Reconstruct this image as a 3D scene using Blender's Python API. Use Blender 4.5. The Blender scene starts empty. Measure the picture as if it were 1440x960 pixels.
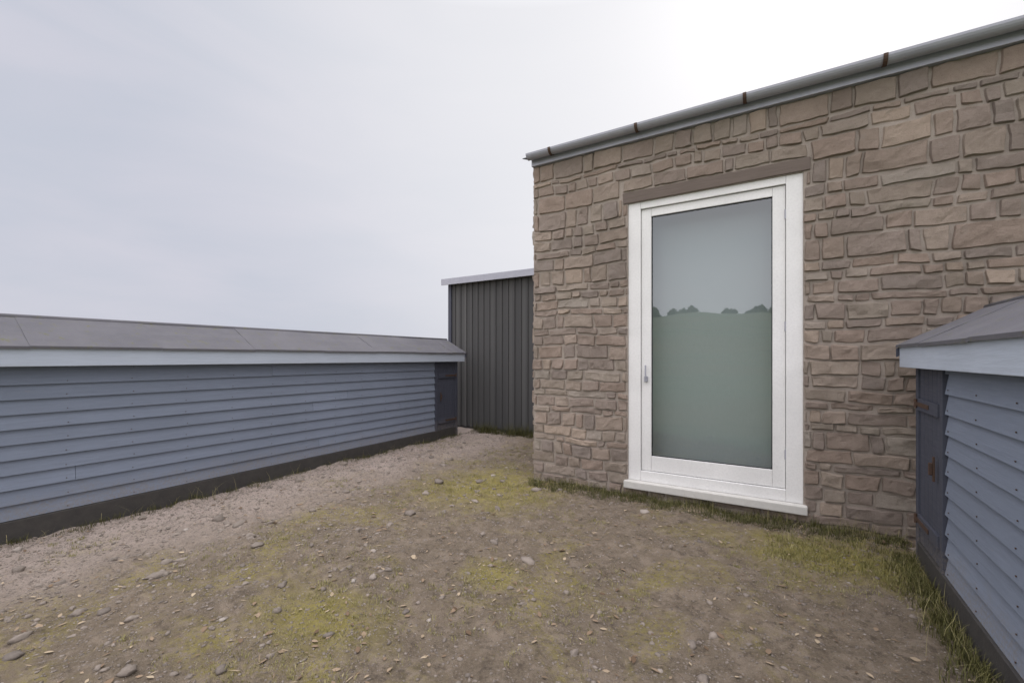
import bpy, bmesh, math, random
from mathutils import Vector, Matrix, noise
R = math.radians
random.seed(11)
sc = bpy.context.scene
col = sc.collection

# ------------------------------------------------------------------ camera
# world frame: the stone facade runs along X at y = WY, the two low sheds run along Y.
EYE = 1.5
cd = bpy.data.cameras.new("camera"); cam = bpy.data.objects.new("camera", cd); col.objects.link(cam)
cam.location = (0, 0, EYE); cam.rotation_euler = (R(90), 0, R(31.5))
cd.sensor_width = 36; cd.lens = 36 * 620 / 1440; cd.shift_y = 23 / 1440
cd.clip_start = 0.05; cd.clip_end = 4000
sc.camera = cam

# ------------------------------------------------------------------ sky and sun (thick overcast, thinner towards the sun)
SUN_AZ, SUN_EL = R(4), R(36)          # azimuth clockwise from +Y
sd = Vector((math.sin(SUN_AZ) * math.cos(SUN_EL), math.cos(SUN_AZ) * math.cos(SUN_EL), math.sin(SUN_EL)))
w = bpy.data.worlds.new("World"); sc.world = w; w.use_nodes = True
nt = w.node_tree; N = nt.nodes; Lk = nt.links; N.clear()
wo = N.new('ShaderNodeOutputWorld'); bg1 = N.new('ShaderNodeBackground'); bg2 = N.new('ShaderNodeBackground'); ad = N.new('ShaderNodeAddShader')
sky = N.new('ShaderNodeTexSky'); sky.sky_type = 'NISHITA'; sky.sun_disc = False
sky.sun_elevation = SUN_EL; sky.sun_rotation = SUN_AZ; sky.dust_density = 3.0
bg1.inputs[1].default_value = 0.004
Lk.new(sky.outputs[0], bg1.inputs[0])
tc = N.new('ShaderNodeTexCoord')
dp = N.new('ShaderNodeVectorMath'); dp.operation = 'DOT_PRODUCT'; dp.inputs[1].default_value = sd
Lk.new(tc.outputs['Generated'], dp.inputs[0])
mp = N.new('ShaderNodeMapping'); mp.inputs['Scale'].default_value = (1.2, 1.2, 4.5); Lk.new(tc.outputs['Generated'], mp.inputs[0])
nz = N.new('ShaderNodeTexNoise'); nz.inputs['Scale'].default_value = 2.1; nz.inputs['Detail'].default_value = 7; nz.inputs['Roughness'].default_value = .52; nz.inputs['Distortion'].default_value = .4
Lk.new(mp.outputs[0], nz.inputs[0])
rp = N.new('ShaderNodeValToRGB'); e = rp.color_ramp
e.elements[0].position = .34; e.elements[0].color = (.56, .585, .67, 1)
e.elements[1].position = .66; e.elements[1].color = (.62, .62, .70, 1)
Lk.new(nz.outputs[0], rp.inputs[0])
gl = N.new('ShaderNodeMapRange'); gl.interpolation_type = 'SMOOTHERSTEP'
gl.inputs['From Min'].default_value = .26; gl.inputs['From Max'].default_value = 1.06
Lk.new(dp.outputs['Value'], gl.inputs[0])
nm = N.new('ShaderNodeMath'); nm.operation = 'MULTIPLY_ADD'; nm.inputs[1].default_value = .12; Lk.new(nz.outputs[0], nm.inputs[0])
nm.inputs[2].default_value = -.06
gs = N.new('ShaderNodeMath'); gs.operation = 'ADD'; gs.use_clamp = True; Lk.new(gl.outputs[0], gs.inputs[0]); Lk.new(nm.outputs[0], gs.inputs[1])
mx = N.new('ShaderNodeMix'); mx.data_type = 'RGBA'; Lk.new(gs.outputs[0], mx.inputs[0]); Lk.new(rp.outputs[0], mx.inputs[6]); mx.inputs[7].default_value = (.83, .83, .86, 1)
pw = N.new('ShaderNodeMath'); pw.operation = 'POWER'; pw.inputs[1].default_value = 26; Lk.new(dp.outputs['Value'], pw.inputs[0]); pw.use_clamp = True
pm = N.new('ShaderNodeMath'); pm.operation = 'MULTIPLY'; pm.inputs[1].default_value = .15; Lk.new(pw.outputs[0], pm.inputs[0])
pa = N.new('ShaderNodeMix'); pa.data_type = 'RGBA'; pa.blend_type = 'ADD'; pa.inputs[0].default_value = 1; Lk.new(mx.outputs[2], pa.inputs[6]); Lk.new(pm.outputs[0], pa.inputs[7]); mx = pa
# dome overhead brightened, as under overcast, to fill the upright faces
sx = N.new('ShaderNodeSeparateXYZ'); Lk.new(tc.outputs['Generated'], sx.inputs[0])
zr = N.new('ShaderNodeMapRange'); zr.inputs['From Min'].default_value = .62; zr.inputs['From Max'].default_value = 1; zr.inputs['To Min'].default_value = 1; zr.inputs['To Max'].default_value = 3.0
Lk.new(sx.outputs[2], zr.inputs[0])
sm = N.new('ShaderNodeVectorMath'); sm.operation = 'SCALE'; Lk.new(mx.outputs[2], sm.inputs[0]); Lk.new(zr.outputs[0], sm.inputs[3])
# unseen sky behind the viewpoint brightened and warmed, added fill for the facing walls
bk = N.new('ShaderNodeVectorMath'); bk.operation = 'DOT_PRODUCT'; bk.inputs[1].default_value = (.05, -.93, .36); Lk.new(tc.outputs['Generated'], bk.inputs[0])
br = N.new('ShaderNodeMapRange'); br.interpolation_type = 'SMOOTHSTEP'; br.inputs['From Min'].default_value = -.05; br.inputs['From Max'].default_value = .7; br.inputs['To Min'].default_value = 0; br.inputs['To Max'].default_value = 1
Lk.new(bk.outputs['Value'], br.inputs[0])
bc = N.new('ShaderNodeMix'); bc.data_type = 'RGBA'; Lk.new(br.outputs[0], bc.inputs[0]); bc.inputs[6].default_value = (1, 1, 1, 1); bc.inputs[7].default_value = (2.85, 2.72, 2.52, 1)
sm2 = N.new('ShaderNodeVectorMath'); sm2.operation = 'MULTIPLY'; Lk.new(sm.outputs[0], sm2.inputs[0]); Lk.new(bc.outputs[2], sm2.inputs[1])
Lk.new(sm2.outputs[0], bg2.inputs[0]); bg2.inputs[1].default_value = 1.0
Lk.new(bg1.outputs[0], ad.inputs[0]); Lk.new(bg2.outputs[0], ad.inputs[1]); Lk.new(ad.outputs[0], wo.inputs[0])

ld = bpy.data.lights.new("sun", 'SUN'); ld.energy = .9; ld.angle = R(22); ld.color = (1, .97, .93)
lo = bpy.data.objects.new("sun", ld); col.objects.link(lo); lo.rotation_euler = (-sd).to_track_quat('-Z', 'Y').to_euler(); lo.location = sd * 50
sc.view_settings.view_transform = 'Standard'; sc.view_settings.look = 'None'; sc.view_settings.gamma = 1
sc.view_settings.exposure = 0.0

# ------------------------------------------------------------------ helpers
def link(name, bm, mat, parent=None, smooth=False):
    me = bpy.data.meshes.new(name); bm.to_mesh(me); bm.free()
    for m in (mat if isinstance(mat, (list, tuple)) else [mat]): me.materials.append(m)
    if smooth:
        for p in me.polygons: p.use_smooth = True
    o = bpy.data.objects.new(name, me); col.objects.link(o)
    if parent: o.parent = parent
    return o

def thing(name, label, cat, loc=(0, 0, 0), group=None):
    o = bpy.data.objects.new(name, None); col.objects.link(o); o.location = loc
    o.empty_display_size = .2
    tag(o, label, cat, group); return o

def tag(o, label=None, cat=None, group=None, kind=None):
    if label: o['label'] = label
    if cat: o['category'] = cat
    if group: o['group'] = group
    if kind: o['kind'] = kind
    return o

def box(bm, x0, x1, y0, y1, z0, z1, bev=0.0, jit=0.0):
    vs = []
    for x in (x0, x1):
        for y in (y0, y1):
            for z in (z0, z1):
                vs.append(bm.verts.new((x + random.uniform(-jit, jit), y + random.uniform(-jit, jit), z + random.uniform(-jit, jit))))
    fs = []
    for q in ((0, 1, 3, 2), (4, 6, 7, 5), (0, 4, 5, 1), (2, 3, 7, 6), (0, 2, 6, 4), (1, 5, 7, 3)):
        fs.append(bm.faces.new([vs[i] for i in q]))
    if bev > 0:
        es = list({ed for f in fs for ed in f.edges})
        bmesh.ops.bevel(bm, geom=es, offset=bev, segments=2, profile=.6, affect='EDGES')
    return vs

def cyl(bm, a, b, r, n=10):
    a, b = Vector(a), Vector(b); d = b - a
    m = Matrix.Translation((a + b) / 2) @ d.to_track_quat('Z', 'Y').to_matrix().to_4x4()
    bmesh.ops.create_cone(bm, cap_ends=True, segments=n, radius1=r, radius2=r, depth=d.length, matrix=m)

# --- materials
class MT:
    def __init__(s, name, rough=.8, spec=.3):
        s.m = bpy.data.materials.new(name); s.m.use_nodes = True; s.t = s.m.node_tree; s.N = s.t.nodes; s.L = s.t.links
        s.b = s.N['Principled BSDF']; s.b.inputs['Roughness'].default_value = rough; s.b.inputs['Specular IOR Level'].default_value = spec
        s.tc = s.N.new('ShaderNodeTexCoord'); s.co = s.tc.outputs['Object']
    def noise(s, scale, det=6, rough=.6, stretch=None, dist=0):
        n = s.N.new('ShaderNodeTexNoise'); n.inputs['Scale'].default_value = scale; n.inputs['Detail'].default_value = det
        n.inputs['Roughness'].default_value = rough; n.inputs['Distortion'].default_value = dist
        src = s.co
        if stretch:
            mm = s.N.new('ShaderNodeMapping'); mm.inputs['Scale'].default_value = stretch; s.L.new(src, mm.inputs[0]); src = mm.outputs[0]
        s.L.new(src, n.inputs[0]); return n.outputs[0]
    def ramp(s, f, stops):
        r = s.N.new('ShaderNodeValToRGB'); cr = r.color_ramp
        while len(cr.elements) < len(stops): cr.elements.new(.5)
        for el, (p, c) in zip(cr.elements, stops):
            el.position = p; el.color = (*c, 1) if len(c) == 3 else c
        s.L.new(f, r.inputs[0]); return r.outputs[0]
    def mix(s, f, a, b, mode='MIX'):
        m = s.N.new('ShaderNodeMix'); m.data_type = 'RGBA'; m.blend_type = mode
        for i, v in ((0, f), (6, a), (7, b)):
            if isinstance(v, (int, float)): m.inputs[i].default_value = v
            elif isinstance(v, tuple): m.inputs[i].default_value = (*v, 1)
            else: s.L.new(v, m.inputs[i])
        return m.outputs[2]
    def math(s, op, a, b):
        m = s.N.new('ShaderNodeMath'); m.operation = op
        for i, v in ((0, a), (1, b)):
            if isinstance(v, (int, float)): m.inputs[i].default_value = v
            else: s.L.new(v, m.inputs[i])
        return m.outputs[0]
    def attr(s, name):
        a = s.N.new('ShaderNodeAttribute'); a.attribute_name = name; return a
    def color(s, c):
        if isinstance(c, tuple): s.b.inputs['Base Color'].default_value = (*c, 1)
        else: s.L.new(c, s.b.inputs['Base Color'])
        return s
    def bump(s, h, strength=.5, dist=.01):
        b = s.N.new('ShaderNodeBump'); b.inputs['Strength'].default_value = strength; b.inputs['Distance'].default_value = dist
        s.L.new(h, b.inputs['Height']); s.L.new(b.outputs[0], s.b.inputs['Normal']); return s
    def rough(s, f, lo, hi):
        r = s.N.new('ShaderNodeMapRange'); r.inputs['To Min'].default_value = lo; r.inputs['To Max'].default_value = hi
        s.L.new(f, r.inputs[0]); s.L.new(r.outputs[0], s.b.inputs['Roughness']); return s

def lerp3(c, k): return tuple(x * k for x in c)

# painted boards
def painted(name, c, wear=(.22, .2, .19), amt=.5, splash=False):
    m = MT(name, .62, .35)
    n1 = m.noise(1.6, 5, .6, (1, .6, 1.0)); n2 = m.noise(55, 5, .7, (1, .07, 1))
    a = m.mix(m.ramp(n1, [(.3, (0, 0, 0)), (.75, (1, 1, 1))]), lerp3(c, .88), lerp3(c, 1.12))
    wv = m.attr('v').outputs['Fac']
    a = m.mix(.35, a, m.mix(wv, lerp3(c, .8), lerp3(c, 1.2)))
    chips = m.ramp(m.noise(24, 8, .75, (1, .25, 1)), [(.64, (0, 0, 0)), (.72, (amt, amt, amt))])
    a = m.mix(chips, a, wear)
    gr_ = m.noise(9, 10, .75, (6, .35, 6))
    a = m.mix(m.ramp(gr_, [(.45, (0, 0, 0)), (.7, (.35, .35, .35))]), a, lerp3(c, .62))
    if splash:                                         # dried mud kicked up from the ground
        sp = m.N.new('ShaderNodeSeparateXYZ'); m.L.new(m.co, sp.inputs[0])
        h_ = m.math('ADD', sp.outputs[2], m.math('MULTIPLY', m.noise(7, 8, .75), .55))
        mr = m.N.new('ShaderNodeMapRange'); mr.inputs['From Min'].default_value = .66; mr.inputs['From Max'].default_value = .36; mr.inputs['To Max'].default_value = .7; m.L.new(h_, mr.inputs[0])
        a = m.mix(m.math('MULTIPLY', mr.outputs[0], m.ramp(m.noise(55, 6, .75), [(.42, (0, 0, 0)), (.56, (1, 1, 1))])), a, (.19, .16, .13))
    m.color(a); m.bump(m.math('ADD', n2, m.math('MULTIPLY', gr_, .8)), .5, .004); m.rough(n2, .5, .85); return m.m
M_blue = painted('blue_grey_paint', (.182, .211, .270), splash=True)
M_trim = painted('pale_blue_trim', (.47, .52, .60), amt=.35)
m = MT('dark_base_strip', .8, .3); m.color(m.mix(m.noise(9, 8, .7), (.028, .027, .028), (.075, .068, .06))); m.bump(m.noise(40, 6, .7), .5, .006); M_base = m.m
M_navy = painted('dark_navy_paint', (.06, .065, .088), (.12, .11, .1), .4, True)
M_white = painted('white_paint', (.74, .735, .72), (.50, .46, .40), .3)
m = MT('roofing_felt', .85, .25)
a = m.mix(m.noise(2.2, 8, .7), (.075, .075, .088), (.155, .15, .16)); a = m.mix(m.ramp(m.noise(11, 9, .8), [(.56, (0, 0, 0)), (.64, (.75, .75, .75))]), a, (.12, .12, .055)); a = m.mix(m.ramp(m.noise(23, 8, .8), [(.63, (0, 0, 0)), (.70, (.6, .6, .6))]), a, (.28, .28, .25)); m.color(a); m.bump(m.math('ADD', m.noise(420, 2), m.noise(18, 8, .8)), .6, .006); M_felt = m.m
m = MT('charcoal_board', .8, .25)
a = m.mix(m.noise(2.2, 6, .6, (1, 1, .3)), (.068, .068, .070), (.105, .103, .098))
a = m.mix(.5, a, m.mix(m.attr('v').outputs['Fac'], (.045, .045, .047), (.10, .10, .098)))
m.color(a); m.bump(m.noise(60, 5, .7, (1, 1, .06)), .5, .005); M_char = m.m
m = MT('zinc_flashing', .45, .5); m.b.inputs['Metallic'].default_value = .25
m.color(m.mix(m.noise(6, 6), (.27, .275, .32), (.38, .385, .43))); m.bump(m.noise(30, 4), .1, .002); M_zinc = m.m
m = MT('slate', .6, .4)
a = m.mix(m.attr('v').outputs['Fac'], (.05, .053, .065), (.12, .12, .135)); m.color(m.mix(m.ramp(m.noise(9, 6), [(.6, (0, 0, 0)), (.75, (.5, .5, .5))]), a, (.16, .16, .12)))
m.bump(m.noise(40, 5), .3, .003); M_slate = m.m
m = MT('aged_oak', .8, .25)
m.color(m.mix(m.noise(3, 8, .7, (.6, 6, 9), 1), (.085, .066, .055), (.17, .138, .118))); m.bump(m.noise(8, 8, .7, (.5, 8, 14)), .8, .006); M_oak = m.m
m = MT('dressed_sill_stone', .8, .3)
m.color(m.mix(m.noise(14, 8, .7), (.42, .41, .38), (.60, .585, .55))); m.bump(m.noise(120, 4), .4, .002); M_sill = m.m
m = MT('rusty_iron', .7, .4); m.b.inputs['Metallic'].default_value = .5
m.color(m.mix(m.noise(60, 5), (.05, .045, .045), (.14, .075, .045))); M_iron = m.m
m = MT('black_rubber_seal', .6, .3); m.color((.02, .02, .022)); M_seal = m.m
m = MT('plaster_inside', .9, .2); m.color((.45, .45, .43)); M_in = m.m
m = MT('added_toned_backing', .9, .1)
m.color(m.mix(m.noise(180, 2, .5, (1, 1, .1)), (.235, .26, .262), (.275, .30, .302))); M_added_backing = m.m

# rubble stone: colour per stone, stains across the whole wall
m = MT('rubble_stone', .88, .25)
v = m.attr('v').outputs['Fac']
a = m.ramp(v, [(0, (.29, .245, .225)), (.2, (.43, .315, .255)), (.4, (.39, .345, .285)), (.6, (.50, .385, .315)), (.8, (.48, .44, .385)), (1, (.60, .47, .37))])
n = m.noise(26, 9, .72); a = m.mix(.42, a, m.mix(n, (.20, .16, .13), (.68, .57, .47)))
fine = m.noise(140, 8, .8); a = m.mix(m.ramp(fine, [(.56, (0, 0, 0)), (.66, (0.819, 0.819, 0.819))]), a, (0.117, 0.094, 0.076)); a = m.mix(m.ramp(m.noise(95, 8, .8), [(.60, (0, 0, 0)), (.70, (0.702, 0.702, 0.702))]), a, (0.643, 0.550, 0.468))
a = m.mix(m.ramp(m.noise(1.1, 4, .55, None, .5), [(.4, (0, 0, 0)), (.68, (.4, .4, .4))]), a, (.20, .155, .12))
a = m.mix(m.ramp(m.noise(6, 7, .7), [(.6, (0, 0, 0)), (.72, (.28, .28, .28))]), a, (.36, .34, .30))
m.color(a)
h = m.math('ADD', m.noise(30, 12, .85), m.math('MULTIPLY', fine, .7)); m.bump(h, 1.0, .035); M_stone = m.m
m = MT('lime_mortar', .95, .15)
a = m.mix(m.noise(9, 8, .7), (.34, .29, .25), (.52, .455, .395))
a = m.mix(m.ramp(m.noise(1.1, 4, .55, None, .5), [(.4, (0, 0, 0)), (.68, (0.351, 0.351, 0.351))]), a, (0.234, 0.193, 0.164))
a = m.mix(m.ramp(m.noise(110, 8, .8), [(.55, (0, 0, 0)), (.66, (0.819, 0.819, 0.819))]), a, (0.175, 0.140, 0.117))
m.color(a); m.bump(m.noise(90, 10, .85), 1.0, .02); M_mortar = m.m

# glazing: reflects the sky and the field, lets the toned backing sheet added behind show through
gm = bpy.data.materials.new('window_glass'); gm.use_nodes = True; g = gm.node_tree; g.nodes.clear()
go = g.nodes.new('ShaderNodeOutputMaterial'); gx = g.nodes.new('ShaderNodeMixShader'); gg = g.nodes.new('ShaderNodeBsdfGlossy'); gt = g.nodes.new('ShaderNodeBsdfTransparent')
gg.inputs['Roughness'].default_value = .012; gg.inputs['Color'].default_value = (.94, .97, 1, 1); gt.inputs[0].default_value = (.86, .9, .89, 1); gx.inputs[0].default_value = .125
gtc = g.nodes.new('ShaderNodeTexCoord'); gn = g.nodes.new('ShaderNodeTexNoise'); gn.inputs['Scale'].default_value = 1.4; gb = g.nodes.new('ShaderNodeBump'); gb.inputs['Strength'].default_value = .05; gb.inputs['Distance'].default_value = .05
g.links.new(gtc.outputs['Object'], gn.inputs[0]); g.links.new(gn.outputs[0], gb.inputs['Height']); g.links.new(gb.outputs[0], gg.inputs['Normal'])
g.links.new(gt.outputs[0], gx.inputs[1]); g.links.new(gg.outputs[0], gx.inputs[2]); g.links.new(gx.outputs[0], go.inputs[0]); M_glass = gm

WY = 4.83          # facade plane
WX0, WX1 = -2.64, 6.2
SHED_R, SHED_L = .86, -5.42

# ------------------------------------------------------------------ ground
def gz(x, y):
    """height of the ground: rough trodden earth, very gently uneven"""
    d = math.hypot(x, y)
    near = max(0, 1 - d / 40)
    z = noise.noise(Vector((x * .45, y * .45, 3))) * .05 + noise.noise(Vector((x * 1.7, y * 1.7, 9))) * .022 + noise.noise(Vector((x * 5, y * 5, 1))) * .008
    if y < -14:                                    # field climbing away to a low green hill behind the viewpoint
        t = (-14 - y); z += 20 * (1 - math.exp(-(t / 110) ** 2)) + noise.noise(Vector((x * .02, y * .02, 0))) * min(3, t * .03)
    return z - .012
def gs_(x, y):
    if not (-8 < x < 3 and -1 < y < 9): return gz(x, y)
    return gz(x, y) + noise.noise(Vector((x * 16, y * 16, 5))) * .009 + noise.noise(Vector((x * 7, y * 7, 7))) * .020 + max(0, noise.noise(Vector((x * 3, y * 3, 2))) - .1) * .05
def axis(lo, hi, fine_lo, fine_hi, step):
    a = []; v = fine_lo
    while v < fine_hi: a.append(v); v += step
    s = step; v = fine_hi
    while v < hi: a.append(v); s *= 1.18; v += s
    a.append(hi); s = step; v = fine_lo - step
    pre = []
    while v > lo: pre.append(v); s *= 1.18; v -= s
    pre.append(lo); return pre[::-1] + a
bm = bmesh.new()
xs = axis(-1200, 1200, -7.5, 2.2, .03); ys = axis(-1200, 1200, .2, 8.6, .03)
gr = [[bm.verts.new((x, y, gs_(x, y))) for x in xs] for y in ys]
for j in range(len(ys) - 1):
    for i in range(len(xs) - 1):
        bm.faces.new((gr[j][i], gr[j][i + 1], gr[j + 1][i + 1], gr[j + 1][i]))
m = MT('earth_and_moss', .95, .15)
a = m.mix(m.noise(3.2, 8, .65), (.078, .060, .041), (.228, .178, .128))
a = m.mix(m.ramp(m.noise(7.5, 6, .7), [(.48, (0, 0, 0)), (.60, (.7, .7, .7))]), a, (.27, .215, .165))
a = m.mix(m.ramp(m.noise(70, 6, .7), [(.38, (0, 0, 0)), (.66, (.6, .6, .6))]), a, (.225, .19, .148))
a = m.mix(m.ramp(m.noise(16, 6, .7), [(.52, (0, 0, 0)), (.66, (.7, .7, .7))]), a, (.07, .055, .042))
moss = m.math('MULTIPLY', m.ramp(m.noise(1.25, 7, .68, None, .8), [(.50, (0, 0, 0)), (.62, (.8, .8, .8))]), m.ramp(m.noise(38, 5, .7), [(.40, (0, 0, 0)), (.58, (1, 1, 1))]))
def patch(cx, cy, rx, ry, amt):
    v_ = m.N.new('ShaderNodeVectorMath'); v_.operation = 'MULTIPLY_ADD'; m.L.new(m.co, v_.inputs[0]); v_.inputs[1].default_value = (1 / rx, 1 / ry, 0); v_.inputs[2].default_value = (-cx / rx, -cy / ry, 0)
    l_ = m.N.new('ShaderNodeVectorMath'); l_.operation = 'LENGTH'; m.L.new(v_.outputs[0], l_.inputs[0])
    q_ = m.N.new('ShaderNodeMapRange'); q_.inputs['From Min'].default_value = 1.25; q_.inputs['From Max'].default_value = .3; q_.inputs['To Max'].default_value = amt
    m.L.new(m.math('ADD', l_.outputs['Value'], m.math('MULTIPLY', m.math('SUBTRACT', m.noise(4.5, 8, .75), .5), 2.4)), q_.inputs[0]); return q_.outputs[0]
for P_ in ((-2.95, 4.3, .9, .9, 1), (.35, 4.1, .8, .42, 1), (-2.3, 1.6, .5, .3, .9), (-1.75, 2.6, .25, .2, .9)): moss = m.math('MAXIMUM', moss, m.math('MULTIPLY', patch(*P_), m.ramp(m.noise(60, 6, .75), [(.36, (0, 0, 0)), (.5, (1, 1, 1))])))
a = m.mix(m.ramp(m.noise(210, 4, .8), [(.52, (0, 0, 0)), (.64, (.6, .6, .6))]), a, (.055, .044, .035))
a = m.mix(m.math('MULTIPLY', moss, .72), a, m.mix(m.noise(22, 5), (.18, .155, .028), (.32, .275, .055)))
# pale grit worn along the foot of the left shed, and the lawn out behind the viewpoint
sp = m.N.new('ShaderNodeSeparateXYZ'); m.L.new(m.co, sp.inputs[0])
wob = m.math('MULTIPLY', m.math('SUBTRACT', m.noise(1.3, 5, .6), .5), 1.5)
gx_ = m.math('ADD', sp.outputs[0], wob)
grit = m.N.new('ShaderNodeMapRange'); grit.inputs['From Min'].default_value = -5.0; grit.inputs['From Max'].default_value = -3.7; grit.inputs['To Min'].default_value = .95; grit.inputs['To Max'].default_value = 0
m.L.new(gx_, grit.inputs[0])
a = m.mix(grit.outputs[0], a, m.mix(m.noise(60, 6, .7), (.22, .18, .155), (.50, .42, .37)))
gy_ = m.math('ADD', m.math('ADD', m.math('MULTIPLY', sp.outputs[1], .853), m.math('MULTIPLY', sp.outputs[0], -.522)), m.math('MULTIPLY', wob, .2))
lawn = m.N.new('ShaderNodeMapRange'); lawn.inputs['From Min'].default_value = 1.75; lawn.inputs['From Max'].default_value = 1.45
m.L.new(gy_, lawn.inputs[0])
f_ = m.mix(m.noise(.35, 9, .7), (.13, .175, .11), (.23, .27, .17)); f_ = m.mix(m.ramp(m.noise(.045, 5, .6, (1, 2.2, 1)), [(.42, (0, 0, 0)), (.55, (.7, .7, .7))]), f_, (.21, .205, .13)); f_ = m.mix(m.ramp(m.noise(.09, 8, .75, (.4, 3, 1)), [(.56, (0, 0, 0)), (.63, (.8, .8, .8))]), f_, (.085, .105, .06))
a = m.mix(lawn.outputs[0], a, f_)
m.color(a); m.bump(m.math('ADD', m.noise(34, 9, .75), m.math('MULTIPLY', m.noise(160, 4, .6), .6)), .9, .022)
tag(link('ground', bm, m.m, None, True), kind='structure')

# ------------------------------------------------------------------ stone house
def sill_cut(x0, x1, z0, z1, holes):
    return any(x0 < h[1] and x1 > h[0] and z0 < h[3] and z1 > h[2] for h in holes)

def stone_face(bm, lay, W, H, holes, to_world, rnd):
    """courses of uneven rubble on a W x H face; to_world(u, z, out) gives the point"""
    z = -.25
    while z < H - .03:
        ch = min(rnd.choice((.07, .09, .11, .13, .16, .20)) * rnd.uniform(.9, 1.1), H - z)
        if H - (z + ch) < .06: ch = H - z
        u = -rnd.uniform(0, .1)
        while u < W:
            wd = rnd.choice((rnd.uniform(.09, .2), rnd.uniform(.15, .42))) * (1 if ch > .12 else 1.1)
            a0, a1 = max(u, 0), min(u + wd, W)
            if W - a1 < .09: a1 = W; wd = W - u
            u += wd
            segs = [(a0, a1, z, z + ch)]
            for (hx0, hx1, hz0, hz1) in holes:
                ns = []
                for (p, q, r0, r1) in segs:
                    if q <= hx0 or p >= hx1 or r1 <= hz0 or r0 >= hz1: ns.append((p, q, r0, r1)); continue
                    if p < hx0 - .03: ns.append((p, hx0, r0, r1))
                    if q > hx1 + .03: ns.append((hx1, q, r0, r1))
                    pp, qq = max(p, hx0), min(q, hx1)
                    if r0 < hz0 - .03: ns.append((pp, qq, r0, hz0))
                    if r1 > hz1 + .03: ns.append((pp, qq, hz1, r1))
                segs = ns
            for (p, q, r0, r1) in segs:
                if q - p < .03 or r1 - r0 < .025: continue
                stone(bm, lay, p, q, r0, r1, to_world, rnd, holes)
        z += ch

def stone(bm, lay, p, q, r0, r1, tw, rnd, holes=()):
    gap = rnd.uniform(.004, .009); p += gap; q -= gap; r0 += gap; r1 -= gap
    nu = max(2, int((q - p) / .032)); nv = max(2, int((r1 - r0) / .032))
    ei, ej = .010 / (q - p), .010 / (r1 - r0)
    S_ = [0, ei] + [i / nu for i in range(1, nu)] + [1 - ei, 1]; T_ = [0, ej] + [j / nv for j in range(1, nv)] + [1 - ej, 1]
    nu, nv = len(S_) - 1, len(T_) - 1
    out = rnd.uniform(.016, .030); tilt = rnd.uniform(-.005, .005); tl2 = rnd.uniform(-.004, .004)
    sk = [rnd.uniform(-.010, .010) for _ in range(4)]; sh = rnd.random() * 50; val = min(1, max(0, rnd.gauss(.5, .30)))
    R_ = min(.035, (r1 - r0) * .35)
    g = []
    for j in range(nv + 1):
        row = []
        for i in range(nu + 1):
            s, t = S_[i], T_[j]
            uu = p + (q - p) * s + (sk[0] * (1 - t) + sk[1] * t) * (s - .5) * 1.2; zz = r0 + (r1 - r0) * t + (sk[2] * (1 - s) + sk[3] * s) * (1 if 0 < t < 1 else .6)
            eu = min(uu - p, q - uu); ez = min(zz - r0, r1 - zz)
            # rounded corner and rounded edge
            if s in (0, 1) and t in (0, 1):
                uu += (R_ * .32) * (1 if s == 0 else -1); zz += (R_ * .32) * (1 if t == 0 else -1)
            uu += noise.noise(Vector((uu * 13, zz * 13, sh))) * .010; zz += noise.noise(Vector((uu * 13, zz * 13, sh + 5))) * .010
            edge = s in (0, 1) or t in (0, 1)
            o = -.006 if edge else out + tilt * (s - .5) * 2 + tl2 * (t - .5) * 2 + noise.noise(Vector((uu * 12, zz * 12, sh))) * .013 + abs(noise.noise(Vector((uu * 26, zz * 26, sh)))) * -.010
            if holes:
                h_ = holes[0]; dd = max(h_[0] - uu, uu - h_[1], h_[2] - zz, zz - h_[3], 0)
            else: dd = 1
            wp = min(1, max(0, dd - .12) / .4, max(0, 3.9 - zz) / .4)
            zz += wp * (noise.noise(Vector((uu * .9, zz * .9, 40))) * .05 + noise.noise(Vector((uu * 3.1, zz * 3.1, 41))) * .022)
            uu += wp * noise.noise(Vector((uu * 2.3, zz * 2.3, 47))) * .04 * min(1, uu / .3)
            row.append(bm.verts.new(tw(uu, zz, o)))
        g.append(row)
    for j in range(nv):
        for i in range(nu):
            f = bm.faces.new((g[j][i], g[j][i + 1], g[j + 1][i + 1], g[j + 1][i])); f.smooth = False
            for lp in f.loops: lp[lay] = (val, val, val, 1)

house = thing('stone_house', 'brown rubble stone house with one tall white framed window and a dark zinc eaves line', 'house', (1.8, WY, 0))
HX, HY = 1.8, WY
OX0, OX1, OZ0, OZ1 = -1.455, .165, .10, 3.20      # window opening
rn = random.Random(5)
bm = bmesh.new(); lay = bm.loops.layers.color.new('v')
stone_face(bm, lay, WX1 - WX0, 3.93, [(OX0 - WX0, OX1 - WX0, OZ0, OZ1), (OX0 - .06 - WX0, OX1 + .06 - WX0, OZ1 - .001, OZ1 + .13)],
           lambda u, z, o: Vector((WX0 + u - HX, WY - o - HY, z)), rn)
stone_face(bm, lay, 6.0, 3.93, [], lambda u, z, o: Vector((WX0 - o - HX, WY + 6.0 - u - HY, z)), rn)
link('stonework', bm, M_stone, house)
bm = bmesh.new()                                      # wall core showing as mortar between the stones
T = .5
def cbox(*a, **k): box(bm, a[0] - HX, a[1] - HX, a[2] - HY, a[3] - HY, a[4], a[5], **k)
cbox(WX0, OX0, WY, WY + T, -.3, 3.93); cbox(OX1, WX1, WY, WY + T, -.3, 3.93)
cbox(OX0, OX1, WY, WY + T, -.3, OZ0); cbox(OX0, OX1, WY, WY + T, OZ1, 3.93)
cbox(WX0, WX0 + T, WY + T, WY + 6, -.3, 3.93); cbox(WX1 - T, WX1, WY + T, WY + 6, -.3, 3.93); cbox(WX0 + T, WX1 - T, WY + 5.5, WY + 6, -.3, 3.93)
link('wall', bm, M_mortar, house)
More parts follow.
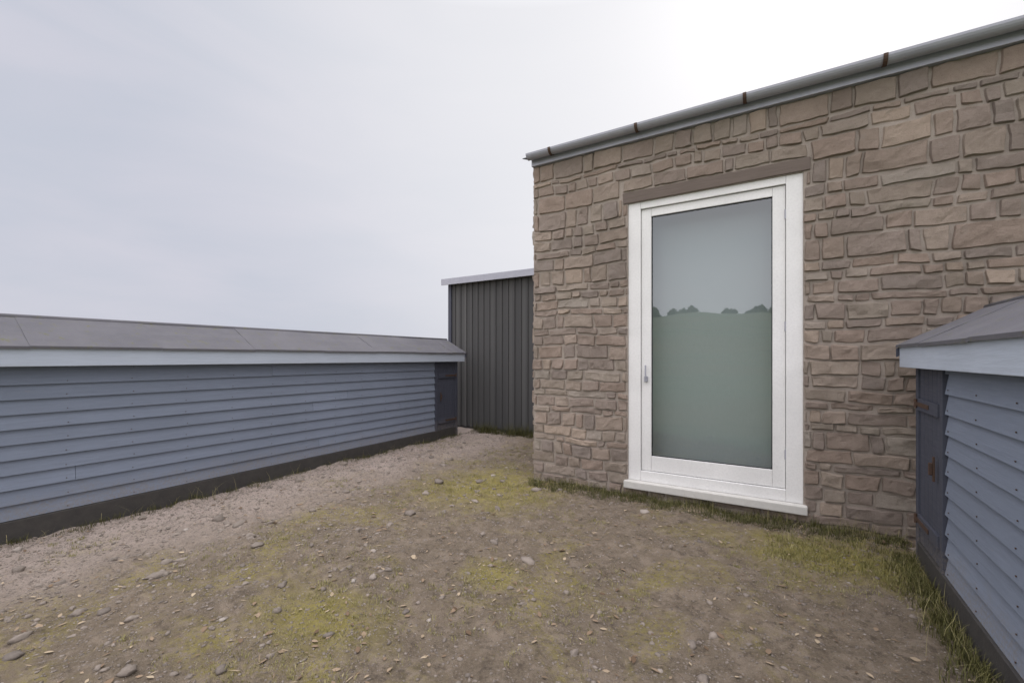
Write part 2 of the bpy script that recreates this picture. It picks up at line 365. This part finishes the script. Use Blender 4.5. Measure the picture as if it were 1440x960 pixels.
for gx0 in (WX0, WX1 - T):
    bm = bmesh.new()
    tri = [(WY, 3.93), (WY + 6, 3.93), (WY + 3, 5.0)]
    A = [bm.verts.new((gx0 - HX, y - HY, z)) for y, z in tri]; B = [bm.verts.new((gx0 + T - HX, y - HY, z)) for y, z in tri]
    bm.faces.new(A[::-1]); bm.faces.new(B)
    for i in range(3): bm.faces.new((A[i], A[(i + 1) % 3], B[(i + 1) % 3], B[i]))
    bmesh.ops.recalc_face_normals(bm, faces=bm.faces)
    link('gable', bm, M_mortar, house)
bm = bmesh.new(); box(bm, WX0 + T - HX, WX1 - T - HX, WY + T - HY, WY + 5.5 - HY, 3.7, 3.75); box(bm, WX0 + T - HX, WX1 - T - HX, WY + T - HY, WY + 5.5 - HY, -.05, .02)
link('ceiling_and_floor', bm, M_in, house)
# slated roof with real courses
bm = bmesh.new(); lay = bm.loops.layers.color.new('v'); rr = random.Random(3)
pitch = math.atan2(1.07, 3.0)
for side in (0, 1):
    n = 14; L_ = 3.0 / math.cos(pitch) + .12
    for k in range(n):
        s0 = -.12 + k * (L_ / n); s1 = s0 + L_ / n + .06
        x = WX0 - .1
        while x < WX1 + .1:
            wd = min(rr.uniform(.2, .32), WX1 + .1 - x + .001); v_ = rr.random(); n0 = len(bm.faces)
            lift = .012 + rr.uniform(0, .004)
            pts = []
            for (xx, ss, hh) in ((x + .002, s0, lift), (x + wd - .002, s0, lift), (x + wd - .002, s1, 0), (x + .002, s1, 0)):
                yy = ss * math.cos(pitch); zz = 3.99 + ss * math.sin(pitch) + hh
                if side: yy = 6 - yy
                pts.append((xx - HX, WY + yy - HY, zz))
            t_ = [bm.verts.new(p) for p in pts]; b_ = [bm.verts.new((p[0], p[1], p[2] - .01)) for p in pts]
            fs = [bm.faces.new(t_), bm.faces.new(b_[::-1])] + [bm.faces.new((t_[i], b_[i], b_[(i + 1) % 4], t_[(i + 1) % 4])) for i in range(4)]
            for f in fs:
                for lp in f.loops: lp[lay] = (v_, v_, v_, 1)
            x += wd
bmesh.ops.recalc_face_normals(bm, faces=bm.faces)
rf = link('roof', bm, M_slate, house)
bm = bmesh.new(); cyl(bm, (WX0 - .12 - HX, 3.0, 5.085), (WX1 + .12 - HX, 3.0, 5.085), .09, 12); link('ridge_cap', bm, M_zinc, rf, True)
# eaves: zinc-faced board and half-round gutter with brackets
bm = bmesh.new(); box(bm, WX0 - .004 - HX, WX1 + .004 - HX, -.055, -.001, 3.86, 3.985, bev=.004); link('fascia', bm, M_zinc, house)
bm = bmesh.new()
prof = [(-.062 + .062 * math.cos(a) - .06, 3.975 + .062 * math.sin(a) * 1.0) for a in [math.pi + math.pi * i / 10 for i in range(11)]]
prof_in = [(-.062 + .056 * math.cos(a) - .06, 3.977 + .056 * math.sin(a)) for a in [math.pi + math.pi * i / 10 for i in range(11)]][::-1]
ring = prof + prof_in
ends = []
for xx in (WX0 - .015, WX1 + .015): ends.append([bm.verts.new((xx - HX, y, z)) for y, z in ring])
for i in range(len(ring)): bm.faces.new((ends[0][i], ends[0][(i + 1) % len(ring)], ends[1][(i + 1) % len(ring)], ends[1][i]))
for sgn, e_ in ((0, ends[0]), (1, ends[1])):
    half = len(prof)
    for i in range(half - 1):
        bm.faces.new((e_[i], e_[i + 1], e_[2 * half - 2 - i], e_[2 * half - 1 - i]))
bmesh.ops.recalc_face_normals(bm, faces=bm.faces)
gut = link('gutter', bm, M_zinc, house)
for k in range(9):
    bm = bmesh.new(); bx = WX0 + .3 + k * 1.02 - HX
    for i in range(10):
        a0, a1 = math.pi + math.pi * i / 10, math.pi + math.pi * (i + 1) / 10
        q = [(-.122 + r_ * math.cos(a_), 3.975 + r_ * math.sin(a_)) for a_ in (a0, a1) for r_ in (.064, .070)]
        vv = [[bm.verts.new((bx + dx, y, z)) for (y, z) in (q[0], q[1], q[3], q[2])] for dx in (-.015, .015)]
        for i2 in range(4): bm.faces.new((vv[0][i2], vv[0][(i2 + 1) % 4], vv[1][(i2 + 1) % 4], vv[1][i2]))
    bmesh.ops.recalc_face_normals(bm, faces=bm.faces)
    link('gutter_bracket', bm, M_iron, gut)
# lintel
bm = bmesh.new(); box(bm, OX0 - .055 - HX, OX1 + .055 - HX, -.012, T - .02, OZ1 + .004, OZ1 + .128, bev=.008, jit=.004); link('lintel', bm, M_oak, house)
# window
def wbox(bm, x0, x1, y0, y1, z0, z1, bev=.004): box(bm, x0 - HX, x1 - HX, y0, y1, z0, z1, bev=bev)
bm = bmesh.new(); F = .135; yf = .015
wbox(bm, OX0, OX0 + F, yf, yf + .09, OZ0 + .06, OZ1); wbox(bm, OX1 - F, OX1, yf, yf + .09, OZ0 + .06, OZ1)
wbox(bm, OX0 + F + .001, OX1 - F - .001, yf, yf + .09, OZ1 - .075, OZ1); wbox(bm, OX0 + F + .001, OX1 - F - .001, yf, yf + .09, OZ0 + .06, OZ0 + .17)
win = link('window', bm, M_white, house)
bm = bmesh.new(); S = .105; ys_ = yf + .022; a0, a1, b0, b1 = OX0 + F + .004, OX1 - F - .004, OZ0 + .176, OZ1 - .081
wbox(bm, a0, a0 + S, ys_, ys_ + .06, b0, b1); wbox(bm, a1 - S, a1, ys_, ys_ + .06, b0, b1)
wbox(bm, a0 + S + .001, a1 - S - .001, ys_, ys_ + .06, b1 - .085, b1); wbox(bm, a0 + S + .001, a1 - S - .001, ys_, ys_ + .06, b0, b0 + .16)
link('sash', bm, M_white, win)
bm = bmesh.new(); g0, g1, h0, h1 = a0 + S, a1 - S, b0 + .16, b1 - .085
for q in ((g0, g0 + .008, h0, h1), (g1 - .008, g1, h0, h1), (g0 + .008, g1 - .008, h0, h0 + .008), (g0 + .008, g1 - .008, h1 - .008, h1)):
    wbox(bm, q[0], q[1], ys_ + .018, ys_ + .03, q[2], q[3], 0)
link('glazing_seal', bm, M_seal, win)
bm = bmesh.new(); vs = [bm.verts.new(p) for p in ((g0 - HX, ys_ + .026, h0), (g1 - HX, ys_ + .026, h0), (g1 - HX, ys_ + .026, h1), (g0 - HX, ys_ + .026, h1))]; bm.faces.new(vs)
link('pane', bm, M_glass, win)
bm = bmesh.new(); wbox(bm, OX0 - .03, OX1 + .03, -.07, yf + .09, OZ0 - .02, OZ0 + .058, .008); link('sill', bm, M_sill, win)
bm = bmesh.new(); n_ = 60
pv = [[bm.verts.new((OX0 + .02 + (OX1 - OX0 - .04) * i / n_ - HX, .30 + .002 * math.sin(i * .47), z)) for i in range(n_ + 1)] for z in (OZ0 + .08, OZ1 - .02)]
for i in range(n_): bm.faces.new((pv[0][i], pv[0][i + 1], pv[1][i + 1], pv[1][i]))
link('added_pane_backing', bm, M_added_backing, win, True)  # sheet added behind the pane to lift the tone of its reflection
bm = bmesh.new(); wbox(bm, a0 + .045, a0 + .06, ys_ - .045, ys_ - .03, 1.28, 1.42, .003); wbox(bm, a0 + .035, a0 + .07, ys_ - .03, ys_ - .001, 1.24, 1.30, .004); link('handle', bm, M_zinc, win)

for zz in (.55, 1.75, 2.8):
    bm = bmesh.new(); cyl(bm, (a1 + .002 - HX, ys_ - .006, zz), (a1 + .002 - HX, ys_ - .006, zz + .09), .009, 12); link('hinge', bm, M_zinc, win)
# ------------------------------------------------------------------ the twin low sheds
def shed(label, face_x, sgn, y0, y1, ox):
    """long low store; its boarded front stands at x = face_x and looks towards sgn; y1 is the far end, with the narrow dark door"""
    t = thing('storage_shed', label, 'shed', (face_x - sgn * .42, (y0 + y1) / 2, 0), 'low blue grey sheds on either side of the stony ground')
    cx, cy = t.location.x, t.location.y
    rs = random.Random(ox)
    X = lambda d: face_x - sgn * d - cx                # d = depth behind the front face
    Y = lambda y: y - cy
    def b(bm, d0, d1, ya, yb, z0, z1, bev=0, lay=None, val=None):
        xa, xb = sorted((X(d0), X(d1))); n0 = set(bm.faces)
        box(bm, xa, xb, Y(ya), Y(yb), z0, z1, bev=bev)
        if lay is not None:
            for f in bm.faces:
                if f not in n0:
                    for lp in f.loops: lp[lay] = (val, val, val, 1)
    D = .84
    yd0 = y1 - .60; eav = EYE + .095
    # boarded front and back: lapped boards
    bm = bmesh.new(); lay = bm.loops.layers.color.new('v')
    b(bm, .03, D - .03, y0 + .02, y1 - .02, -.1, eav - .02, 0, lay, .3)
    z = .16; hb = .124
    def board(ya, yb, z, side):
        zt = min(z + hb + .02, eav - .01); val = rs.random()
        if side == 'f': d = [(.030, z), (-.002, z), (.020, zt), (.030, zt)]
        else: d = [(D - .030, z), (D + .002, z), (D - .020, zt), (D - .030, zt)]
        ww = [rs.uniform(-.0015, .0015) for _ in d]
        P = [[bm.verts.new((X(dd), Y(yy), zz + wz)) for (dd, zz), wz in zip(d, ww)] for yy in (ya, yb)]
        fs = [bm.faces.new((P[0][i], P[0][(i + 1) % 4], P[1][(i + 1) % 4], P[1][i])) for i in range(4)] + [bm.faces.new(P[0][::-1]), bm.faces.new(P[1])]
        for f in fs:
            for lp in f.loops: lp[lay] = (val, val, val, 1)
    while z < eav - .03:
        joint = rs.uniform(y0 + 1, yd0 - .6) if yd0 - y0 > 2.6 else None
        yy = [y0 + .05] + ([joint - .001, joint + .002] if joint else []) + [yd0 - .035]
        for i in range(0, len(yy), 2): board(yy[i], yy[i + 1], z, 'f')
        board(y0 + .05, y1 - .05, z, 'b'); z += hb
    # galvanised nail heads where the boards cross the studs
    before = set(bm.faces); ys0 = y0 + .12
    while ys0 < yd0 - .06:
        z = .16
        while z < eav - .06:
            yy = ys0 + rs.uniform(-.012, .012); zz = z + .026 + rs.uniform(-.004, .004)
            bmesh.ops.create_cone(bm, cap_ends=True, segments=6, radius1=.0042, radius2=.0036, depth=.004, matrix=Matrix.Translation((X(-.0015), Y(yy), zz)) @ Matrix.Rotation(R(90), 4, 'Y')); z += hb
        ys0 += .46
    for f in bm.faces:
        if f not in before: f.material_index = 1
    # end boards (upright)
    for ye, s_ in ((y0, 1), (y1, -1)):
        for k in range(6):
            b(bm, .05 + k * .125, .05 + k * .125 + .119, *sorted((ye, ye + s_ * .02)), .03, eav + .0, 0, lay, rs.random())
    bmesh.ops.recalc_face_normals(bm, faces=bm.faces)
    link('cladding', bm, [M_blue, M_iron], t)
    bm = bmesh.new(); b(bm, -.016, .029, y0 + .05, y1 - .052, -.1, .155, .005); b(bm, D - .029, D + .016, y0 + .05, y1 - .052, -.1, .155, .005); link('base_strip', bm, M_base, t)  # dark strip along the foot of both long sides
    # corner posts
    for ya, yb in ((y0 - .012, y0 + .048), (y1 - .05, y1 + .012)):
        for d0, d1 in ((-.012, .05), (D - .05, D + .012)):
            bm = bmesh.new(); b(bm, d0, d1, ya, yb, -.06, eav - .015, .004); link('corner_post', bm, M_navy, t)
    # narrow dark door: ledged planks
    bm = bmesh.new(); lay = bm.loops.layers.color.new('v'); k = yd0 + .035
    while k < y1 - .06:
        e_ = min(k + .098, y1 - .055); b(bm, .0, .028, k, e_, .16, eav - .17, .003, lay, rs.random()); k = e_ + .004
    for zz in (.28, 1.12): b(bm, -.018, -.001, yd0 + .05, y1 - .07, zz, zz + .085, .003, lay, .4)
    dr = link('door', bm, M_navy, t)
    bm = bmesh.new(); b(bm, -.03, -.019, yd0 + .09, yd0 + .11, .70, .86, .002); b(bm, -.05, -.031, yd0 + .092, yd0 + .108, .74, .82, .003); link('handle', bm, M_iron, dr)
    for zz in (.31, 1.15):
        bm = bmesh.new(); b(bm, -.024, -.019, y1 - .36, y1 - .06, zz, zz + .03, .001); cyl(bm, (X(-.026), Y(y1 - .055), zz - .015), (X(-.026), Y(y1 - .055), zz + .05), .010); link('hinge', bm, M_iron, dr)
    bm = bmesh.new(); b(bm, -.012, .03, yd0 - .03, yd0 + .03, -.05, eav - .015, .003); link('door_post', bm, M_navy, t)
    # pale fascia and verge boards
    for d0, d1 in ((-.080, -.058), (D + .058, D + .080)):
        bm = bmesh.new(); b(bm, d0, d1, y0 - .10, y1 + .15, EYE - .072, EYE + .088, .004); link('fascia', bm, M_trim, t)
    bm = bmesh.new(); b(bm, -.057, .0, y0 - .06, y1 + .1, EYE - .01, EYE + .004)
    link('soffit', bm, M_navy, t)
    # low saddleback felt roof, with overlapping sheets and a drip edge
    zr = EYE + .375; ze = EYE + .096; mid = D / 2
    bm = bmesh.new(); yv = y0 - .13; k = 0
    while yv < y1 + .17:
        ye = min(yv + .92, y1 + .18); up = .004 * (k % 2)
        for s0, s1 in ((-.098, mid), (D + .098, mid)):
            sag = [rs.uniform(-.004, .004) for _ in range(6)]
            n = 6; top = [[], []]
            for q, yy in enumerate((yv, ye)):
                for i in range(n + 1):
                    f_ = i / n; zz = ze + (zr - ze) * f_ + up + (sag[i % 6] if 0 < i < n else 0)
                    top[q].append((X(s0 + (s1 - s0) * f_), Y(yy), zz))
            A = [[bm.verts.new(p) for p in r] for r in top]; B = [[bm.verts.new((p[0], p[1], p[2] - .022)) for p in r] for r in top]
            for i in range(n):
                bm.faces.new((A[0][i], A[0][i + 1], A[1][i + 1], A[1][i])); bm.faces.new((B[0][i], B[1][i], B[1][i + 1], B[0][i + 1]))
            for q in (0, 1):
                for i in range(n): bm.faces.new((A[q][i], B[q][i], B[q][i + 1], A[q][i + 1]))
            bm.faces.new((A[0][0], A[1][0], B[1][0], B[0][0]))
        yv = ye; k += 1
    bmesh.ops.recalc_face_normals(bm, faces=bm.faces)
    rf = link('roof', bm, M_felt, t)
    bm = bmesh.new(); cyl(bm, (X(mid), Y(y0 - .14), zr - .012), (X(mid), Y(y1 + .19), zr - .012), .028, 10); link('ridge_roll', bm, M_felt, rf, True)
    # gable ends under the roof, and their verge boards
    for ye, s_ in ((y0, 1), (y1, -1)):
        bm = bmesh.new(); P = [[bm.verts.new((X(d), Y(yy), z)) for d, z in ((-.0, ze + .02), (D, ze + .02), (mid, zr - .045))] for yy in sorted((ye, ye + s_ * .02))]
        P[0] += []; bm.faces.new(P[0]); bm.faces.new(P[1][::-1])
        for i in range(3): bm.faces.new((P[0][i], P[1][i], P[1][(i + 1) % 3], P[0][(i + 1) % 3]))
        bmesh.ops.recalc_face_normals(bm, faces=bm.faces); link('gable', bm, M_blue, t)
    for ye in (y0 - .125, y1 + .152):
        for a_, c_ in ((-.098, mid), (D + .098, mid)):
            bm = bmesh.new(); P = [[bm.verts.new((X(d), Y(yy), z)) for d, z in ((a_, ze - .09), (a_, ze - .024), (c_, zr - .026), (c_, zr - .09))] for yy in (ye, ye + .02)]
            bm.faces.new(P[0]); bm.faces.new(P[1][::-1])
            for i in range(4): bm.faces.new((P[0][i], P[1][i], P[1][(i + 1) % 4], P[0][(i + 1) % 4]))
            bmesh.ops.recalc_face_normals(bm, faces=bm.faces); link('verge_board', bm, M_navy, t)
    return t
shed('long low blue grey boarded shed at the left, its dark ridge against the open sky', SHED_L, 1, -1.6, 6.78, 22)
shed('low blue grey boarded shed at the right, close in front of the stone house wall', SHED_R, -1, 1.25, 4.36, 22)

# ------------------------------------------------------------------ charcoal outbuilding behind
gb = thing('charcoal_outbuilding', 'tall dark charcoal boarded outbuilding between the left shed and the stone house', 'outbuilding', (-4.5, 7.5, 0))
BX, BY = -4.5, 7.5; x0, x1, y0, y1, H = -6.2, -2.75, 7.5, 10.5, 3.12
bm = bmesh.new(); lay = bm.loops.layers.color.new('v'); rs = random.Random(8)
def gbx(a, b_, c, d, e1, f1, val, bev=0):
    n0 = set(bm.faces); box(bm, a - BX, b_ - BX, c - BY, d - BY, e1, f1, bev=bev)
    for f in bm.faces:
        if f not in n0:
            for lp in f.loops: lp[lay] = (val, val, val, 1)
gbx(x0 + .03, x1 - .03, y0 + .03, y1 - .03, -.1, H - .02, .2)
x = x0
while x < x1 - .02:
    wd = min(.148, x1 - x); gbx(x + .003, x + wd - .003, y0, y0 + .028, .06, H - .01, rs.random(), .002); gbx(x - .025, x + .025, y0 - .018, y0 - .001, .05, H - .01, rs.random()) if x > x0 + .05 else None; x += .15
y = y0 + .03
while y < y1:
    gbx(x0, x0 + .028, y + .003, min(y + .147, y1), .06, H - .01, rs.random()); y += .15
link('cladding', bm, M_char, gb)
bm = bmesh.new(); box(bm, x0 - .012 - BX, x0 + .07 - BX, y0 - .03 - BY, y0 + .05 - BY, -.05, H - .012, bev=.004); link('corner_post', bm, M_navy, gb)
bm = bmesh.new()
box(bm, x0 - .10 - BX, x1 + .1 - BX, y0 - .12 - BY, y1 + .1 - BY, H, H + .07, bev=.006); rf = link('roof', bm, M_felt, gb)
bm = bmesh.new(); box(bm, x0 - .115 - BX, x1 + .115 - BX, y0 - .142 - BY, y0 - .121 - BY, H - .05, H + .085, bev=.004); link('fascia', bm, M_zinc, rf)

# ------------------------------------------------------------------ ground cover
def cluster(x, y): return noise.noise(Vector((x * .9, y * .9, 33)))
rg = random.Random(17)
m = MT('loose_stone', .85, .3)
a = m.ramp(m.attr('v').outputs['Fac'], [(0, (.07, .056, .046)), (.45, (.165, .135, .108)), (.85, (.25, .208, .17)), (1, (.38, .34, .30))]); a = m.mix(.4, a, m.mix(m.noise(60, 5), (.12, .1, .085), (.34, .3, .265)))
m.color(a); m.bump(m.noise(90, 8, .8), .9, .006); M_peb = m.m
ico = bmesh.new(); bmesh.ops.create_icosphere(ico, subdivisions=2, radius=1); iv = [v_.co.copy() for v_ in ico.verts]; if_ = [[v_.index for v_ in f.verts] for f in ico.faces]; ico.free()
ico = bmesh.new(); bmesh.ops.create_icosphere(ico, subdivisions=1, radius=1); iv1 = [v_.co.copy() for v_ in ico.verts]; if1 = [[v_.index for v_ in f.verts] for f in ico.faces]; ico.free()
verts, faces, vals = [], [], []
def pebble(x, y, r, rg):
    vv, ff = (iv, if_) if r > .014 else (iv1, if1)
    b0 = len(verts); sx_, sy_, sz_ = rg.uniform(.75, 1.3), rg.uniform(.6, 1), rg.uniform(.35, .65); an = rg.uniform(0, 6.3); c_, s_ = math.cos(an), math.sin(an); sh = rg.random() * 99
    z0 = gs_(x, y); val = min(1, max(0, rg.gauss(.5, .22)))
    for c in vv:
        k = r * (1 + .55 * noise.noise(c * 1.3 + Vector((sh, 0, 0))) + .25 * noise.noise(c * 3 + Vector((sh, 3, 0))))
        px, py, pz = c.x * k * sx_, c.y * k * sy_, c.z * k * sz_
        verts.append((x + px * c_ - py * s_, y + px * s_ + py * c_, z0 + pz + r * .04))
    for f in ff: faces.append([b0 + i for i in f]); vals.append(val)
def blocked(x, y): return (y > WY - .03 and x > WX0 - .03) or x < SHED_L + .02 or (x > SHED_R - .03 and y < 4.4) or y > 7.45
n = 0
while n < 70000:
    x = rg.uniform(-5.7, 1.2); y = rg.uniform(.6, 7.4)
    if blocked(x, y): continue
    dens = .25 + .75 * max(0, min(1, (-x - 2.8) / 2.5)) + .4 * max(0, cluster(x * 2, y * 2 + 50))
    near = math.exp(-math.hypot(x, y) / 5)
    if rg.random() > dens * (.35 + near): continue
    r = min(.024, .0030 * math.exp(rg.gauss(.3, .5))); pebble(x, y, r, rg); n += 1
k = 0
while k < 900:
    x = rg.uniform(-5.3, -.2); y = rg.uniform(.3, 6.5)
    if blocked(x, y): continue
    if rg.random() > .22 + .78 * max(0, min(1, (-x - 1.2) / 2)): continue
    pebble(x, y, min(.060, .012 * math.exp(rg.gauss(.2, .55))), rg); k += 1
def mesh_obj(name, V, Fc, vals, mat, smooth=False):
    me = bpy.data.meshes.new(name); me.from_pydata(V, [], Fc); me.materials.append(mat)
    at_ = me.attributes.new('v', 'FLOAT', 'FACE'); at_.data.foreach_set('value', vals)
    if smooth: me.polygons.foreach_set('use_smooth', [True] * len(Fc))
    o = bpy.data.objects.new(name, me); col.objects.link(o); return o
tag(mesh_obj('gravel', verts, faces, vals, M_peb, True), 'small loose stones scattered over the bare brown earth', 'gravel', kind='stuff')

# dead leaves and straw
m = MT('dead_leaf', .85, .2); m.color(m.ramp(m.attr('v').outputs['Fac'], [(0, (.10, .065, .04)), (.5, (.21, .15, .10)), (1, (.36, .29, .2))])); M_leaf = m.m
verts, faces, vals = [], [], []; n = 0
while n < 5200:
    x = rg.uniform(-5.7, 1.2); y = rg.uniform(.6, 7.4)
    if blocked(x, y): continue
    wallside = max(0, 1 - (WY - y) / .8) if x > WX0 else 0
    if rg.random() > .35 + .5 * cluster(x + 9, y) + wallside * .6: continue
    L_ = rg.uniform(.006, .024) * (1 + .6 * rg.random() ** 4); W_ = L_ * rg.choice((.07, .07, .09, .1, .35, .5)); an = rg.uniform(0, 6.3); z0 = gs_(x, y) + rg.uniform(.002, .008); cu = rg.uniform(-.3, .5)
    d = Vector((math.cos(an), math.sin(an), rg.uniform(-.15, .15))); s = Vector((-math.sin(an), math.cos(an), rg.uniform(-.3, .3))); c = Vector((x, y, z0)); b0 = len(verts)
    for t, ww, hh in ((-1, .05, 0), (-.3, 1, cu), (.4, .8, cu), (1, .05, 0)):
        for q in (-1, 1): verts.append(tuple(c + d * L_ * t + s * W_ * ww * q + Vector((0, 0, hh * W_ * .8 + .002))))
    for k in range(3): faces.append([b0 + 2 * k, b0 + 2 * k + 1, b0 + 2 * k + 3, b0 + 2 * k + 2]); 
    v_ = rg.random(); vals += [v_] * 3; n += 1
tag(mesh_obj('leaf_litter', verts, faces, vals, M_leaf), 'scraps of dead leaf and straw lying on the brown earth', 'leaf litter', kind='stuff')

# moss and grass
m = MT('mossy_grass', .8, .2)
m.color(m.ramp(m.attr('v').outputs['Fac'], [(0, (.055, .055, .022)), (.4, (.12, .115, .04)), (.75, (.23, .21, .075)), (1, (.33, .29, .15))])); m.b.inputs['Subsurface Weight'].default_value = 0; M_grass = m.m
verts, faces, vals = [], [], []
def blade(x, y, h, wd, lean, v_):
    an = rg.uniform(0, 6.3); d = Vector((math.cos(an), math.sin(an), 0)); s = Vector((-d.y, d.x, 0)); b0 = len(verts); z0 = gs_(x, y) - .004
    for t in (0, .45, .8, 1):
        c = Vector((x, y, z0)) + d * lean * h * t * t + Vector((0, 0, h * (t - .25 * lean * t * t))); ww = wd * (1 - t) ** .7
        for q in (-1, 1): verts.append(tuple(c + s * ww * q))
    for k in range(3): faces.append([b0 + 2 * k, b0 + 2 * k + 1, b0 + 2 * k + 3, b0 + 2 * k + 2])
    vals.extend([v_] * 3)
def tuft(x, y, n, h, spread, vm, vs=.15):
    for _ in range(n):
        a_ = rg.uniform(0, 6.3); r_ = spread * rg.random() ** .7
        px, py = x + r_ * math.cos(a_), y + r_ * math.sin(a_)
        if blocked(px, py): continue
        blade(px, py, h * rg.uniform(.5, 1.2), rg.uniform(.0012, .0028), rg.uniform(.1, .9), min(1, max(0, rg.gauss(vm, vs))))
k = 0                                                  # thin moss cushions and short sprigs in drifts
while k < 1500:
    x = rg.uniform(-5.6, 1.0); y = rg.uniform(.9, 7.3)
    if blocked(x, y): continue
    c = noise.noise(Vector((x * 1.25, y * 1.25, 71)))
    if c < .08 + (.25 if x < -4.2 else 0): k += .05; continue
    tuft(x, y, rg.randint(8, 22), rg.uniform(.012, .032), rg.uniform(.02, .06), .72, .16); k += 1
for _ in range(420):
    x = rg.uniform(WX0, .84); tuft(x, WY - .04 - .30 * rg.random(), 14, rg.uniform(.03, .075), .06, .12, .1)
for _ in range(210):                                   # along the foot of the house
    x = rg.uniform(WX0, .84); tuft(x, WY - .03 - abs(rg.gauss(0, .09)), rg.randint(8, 20), rg.uniform(.04, .11), .05, .25)
for _ in range(150):                                   # yellow-green mat by the house corner and in the nook by the right shed
    tuft(rg.gauss(-2.9, .36), rg.gauss(4.35, .42), 18, rg.uniform(.02, .05), .06, .78)
for _ in range(60): tuft(rg.gauss(-1.75, .12), rg.gauss(2.55, .12), 16, rg.uniform(.012, .03), .05, .8)
for _ in range(140): tuft(rg.gauss(-2.3, .30), rg.gauss(1.55, .25), 16, rg.uniform(.012, .03), .05, .75)
for _ in range(260):
    tuft(rg.uniform(-.1, .86), rg.gauss(4.08, .2), 18, rg.uniform(.025, .06), .055, .66)
for _ in range(300):                                   # darker, longer, along the right shed
    y = rg.uniform(2.2, 4.35); tuft(SHED_R - .03 - abs(rg.gauss(0, .07)), y, 12, rg.uniform(.05, .12), .04, .25)
for _ in range(170):                                   # left shed foot, charcoal building foot
    tuft(SHED_L + .03 + abs(rg.gauss(0, .05)), rg.uniform(.8, 7.2), 12, rg.uniform(.03, .09), .05, .1)
for _ in range(260):
    tuft(rg.uniform(-5.9, -2.7), 7.42 - abs(rg.gauss(0, .12)), 16, rg.uniform(.10, .30), .07, .10)
for _ in range(520):                                   # dead stalks among the grass
    q = rg.random()
    if q < .45: x, y = rg.uniform(WX0, .84), WY - .03 - abs(rg.gauss(0, .1))
    elif q < .75: x, y = SHED_R - .03 - abs(rg.gauss(0, .08)), rg.uniform(2.1, 4.35)
    else: x, y = SHED_L + .03 + abs(rg.gauss(0, .08)), rg.uniform(.9, 7)
    if not blocked(x, y): blade(x, y, rg.uniform(.06, .2), rg.uniform(.0008, .0016), rg.uniform(.2, 1.1), rg.uniform(.85, 1))
tag(mesh_obj('moss_and_grass', verts, faces, vals, M_grass), 'short yellow green moss and grass growing in drifts on the earth', 'grass', kind='stuff')

# hedge trees along the crest of the field behind the viewpoint, mirrored in the window
verts, faces, vals = [], [], []; rg = random.Random(4)
for i in range(110):
    X_ = -150 + i * 2.7 + rg.uniform(-1.5, 1.5); Y_ = -150 - rg.uniform(0, 40) ; R_ = rg.uniform(1.0, 2.6) * (.5 + max(0, noise.noise(Vector((X_ * .03, 0, 0))) + .5)); zb = gz(X_, Y_)
    for _ in range(90):
        d = Vector((rg.gauss(0, 1), rg.gauss(0, 1), rg.gauss(0, 1))); d.normalize(); d *= R_ * rg.random() ** .3 * (1 + .3 * noise.noise(d * 2 + Vector((i, 0, 0))))
        c = Vector((X_, Y_, zb + R_ * .8)) + Vector((d.x, d.y, d.z * .85)); b0 = len(verts)
        t = Vector((rg.gauss(0, 1), rg.gauss(0, 1), rg.gauss(0, 1))).normalized(); u = t.orthogonal().normalized(); w_ = t.cross(u); q = rg.uniform(.5, 1.0)
        for p in ((-1, -1), (1, -.8), (.9, 1), (-.8, .9)): verts.append(tuple(c + u * p[0] * q + w_ * p[1] * q))
        faces.append([b0, b0 + 1, b0 + 2, b0 + 3]); vals.append(rg.random())
m = MT('far_foliage', .9, .1); m.color(m.ramp(m.attr('v').outputs['Fac'], [(0, (.10, .13, .075)), (1, (.20, .24, .15))]))
tag(mesh_obj('woodland', verts, faces, vals, m.m), 'line of hedge trees along the crest of the green field, mirrored in the window', 'trees', kind='stuff')
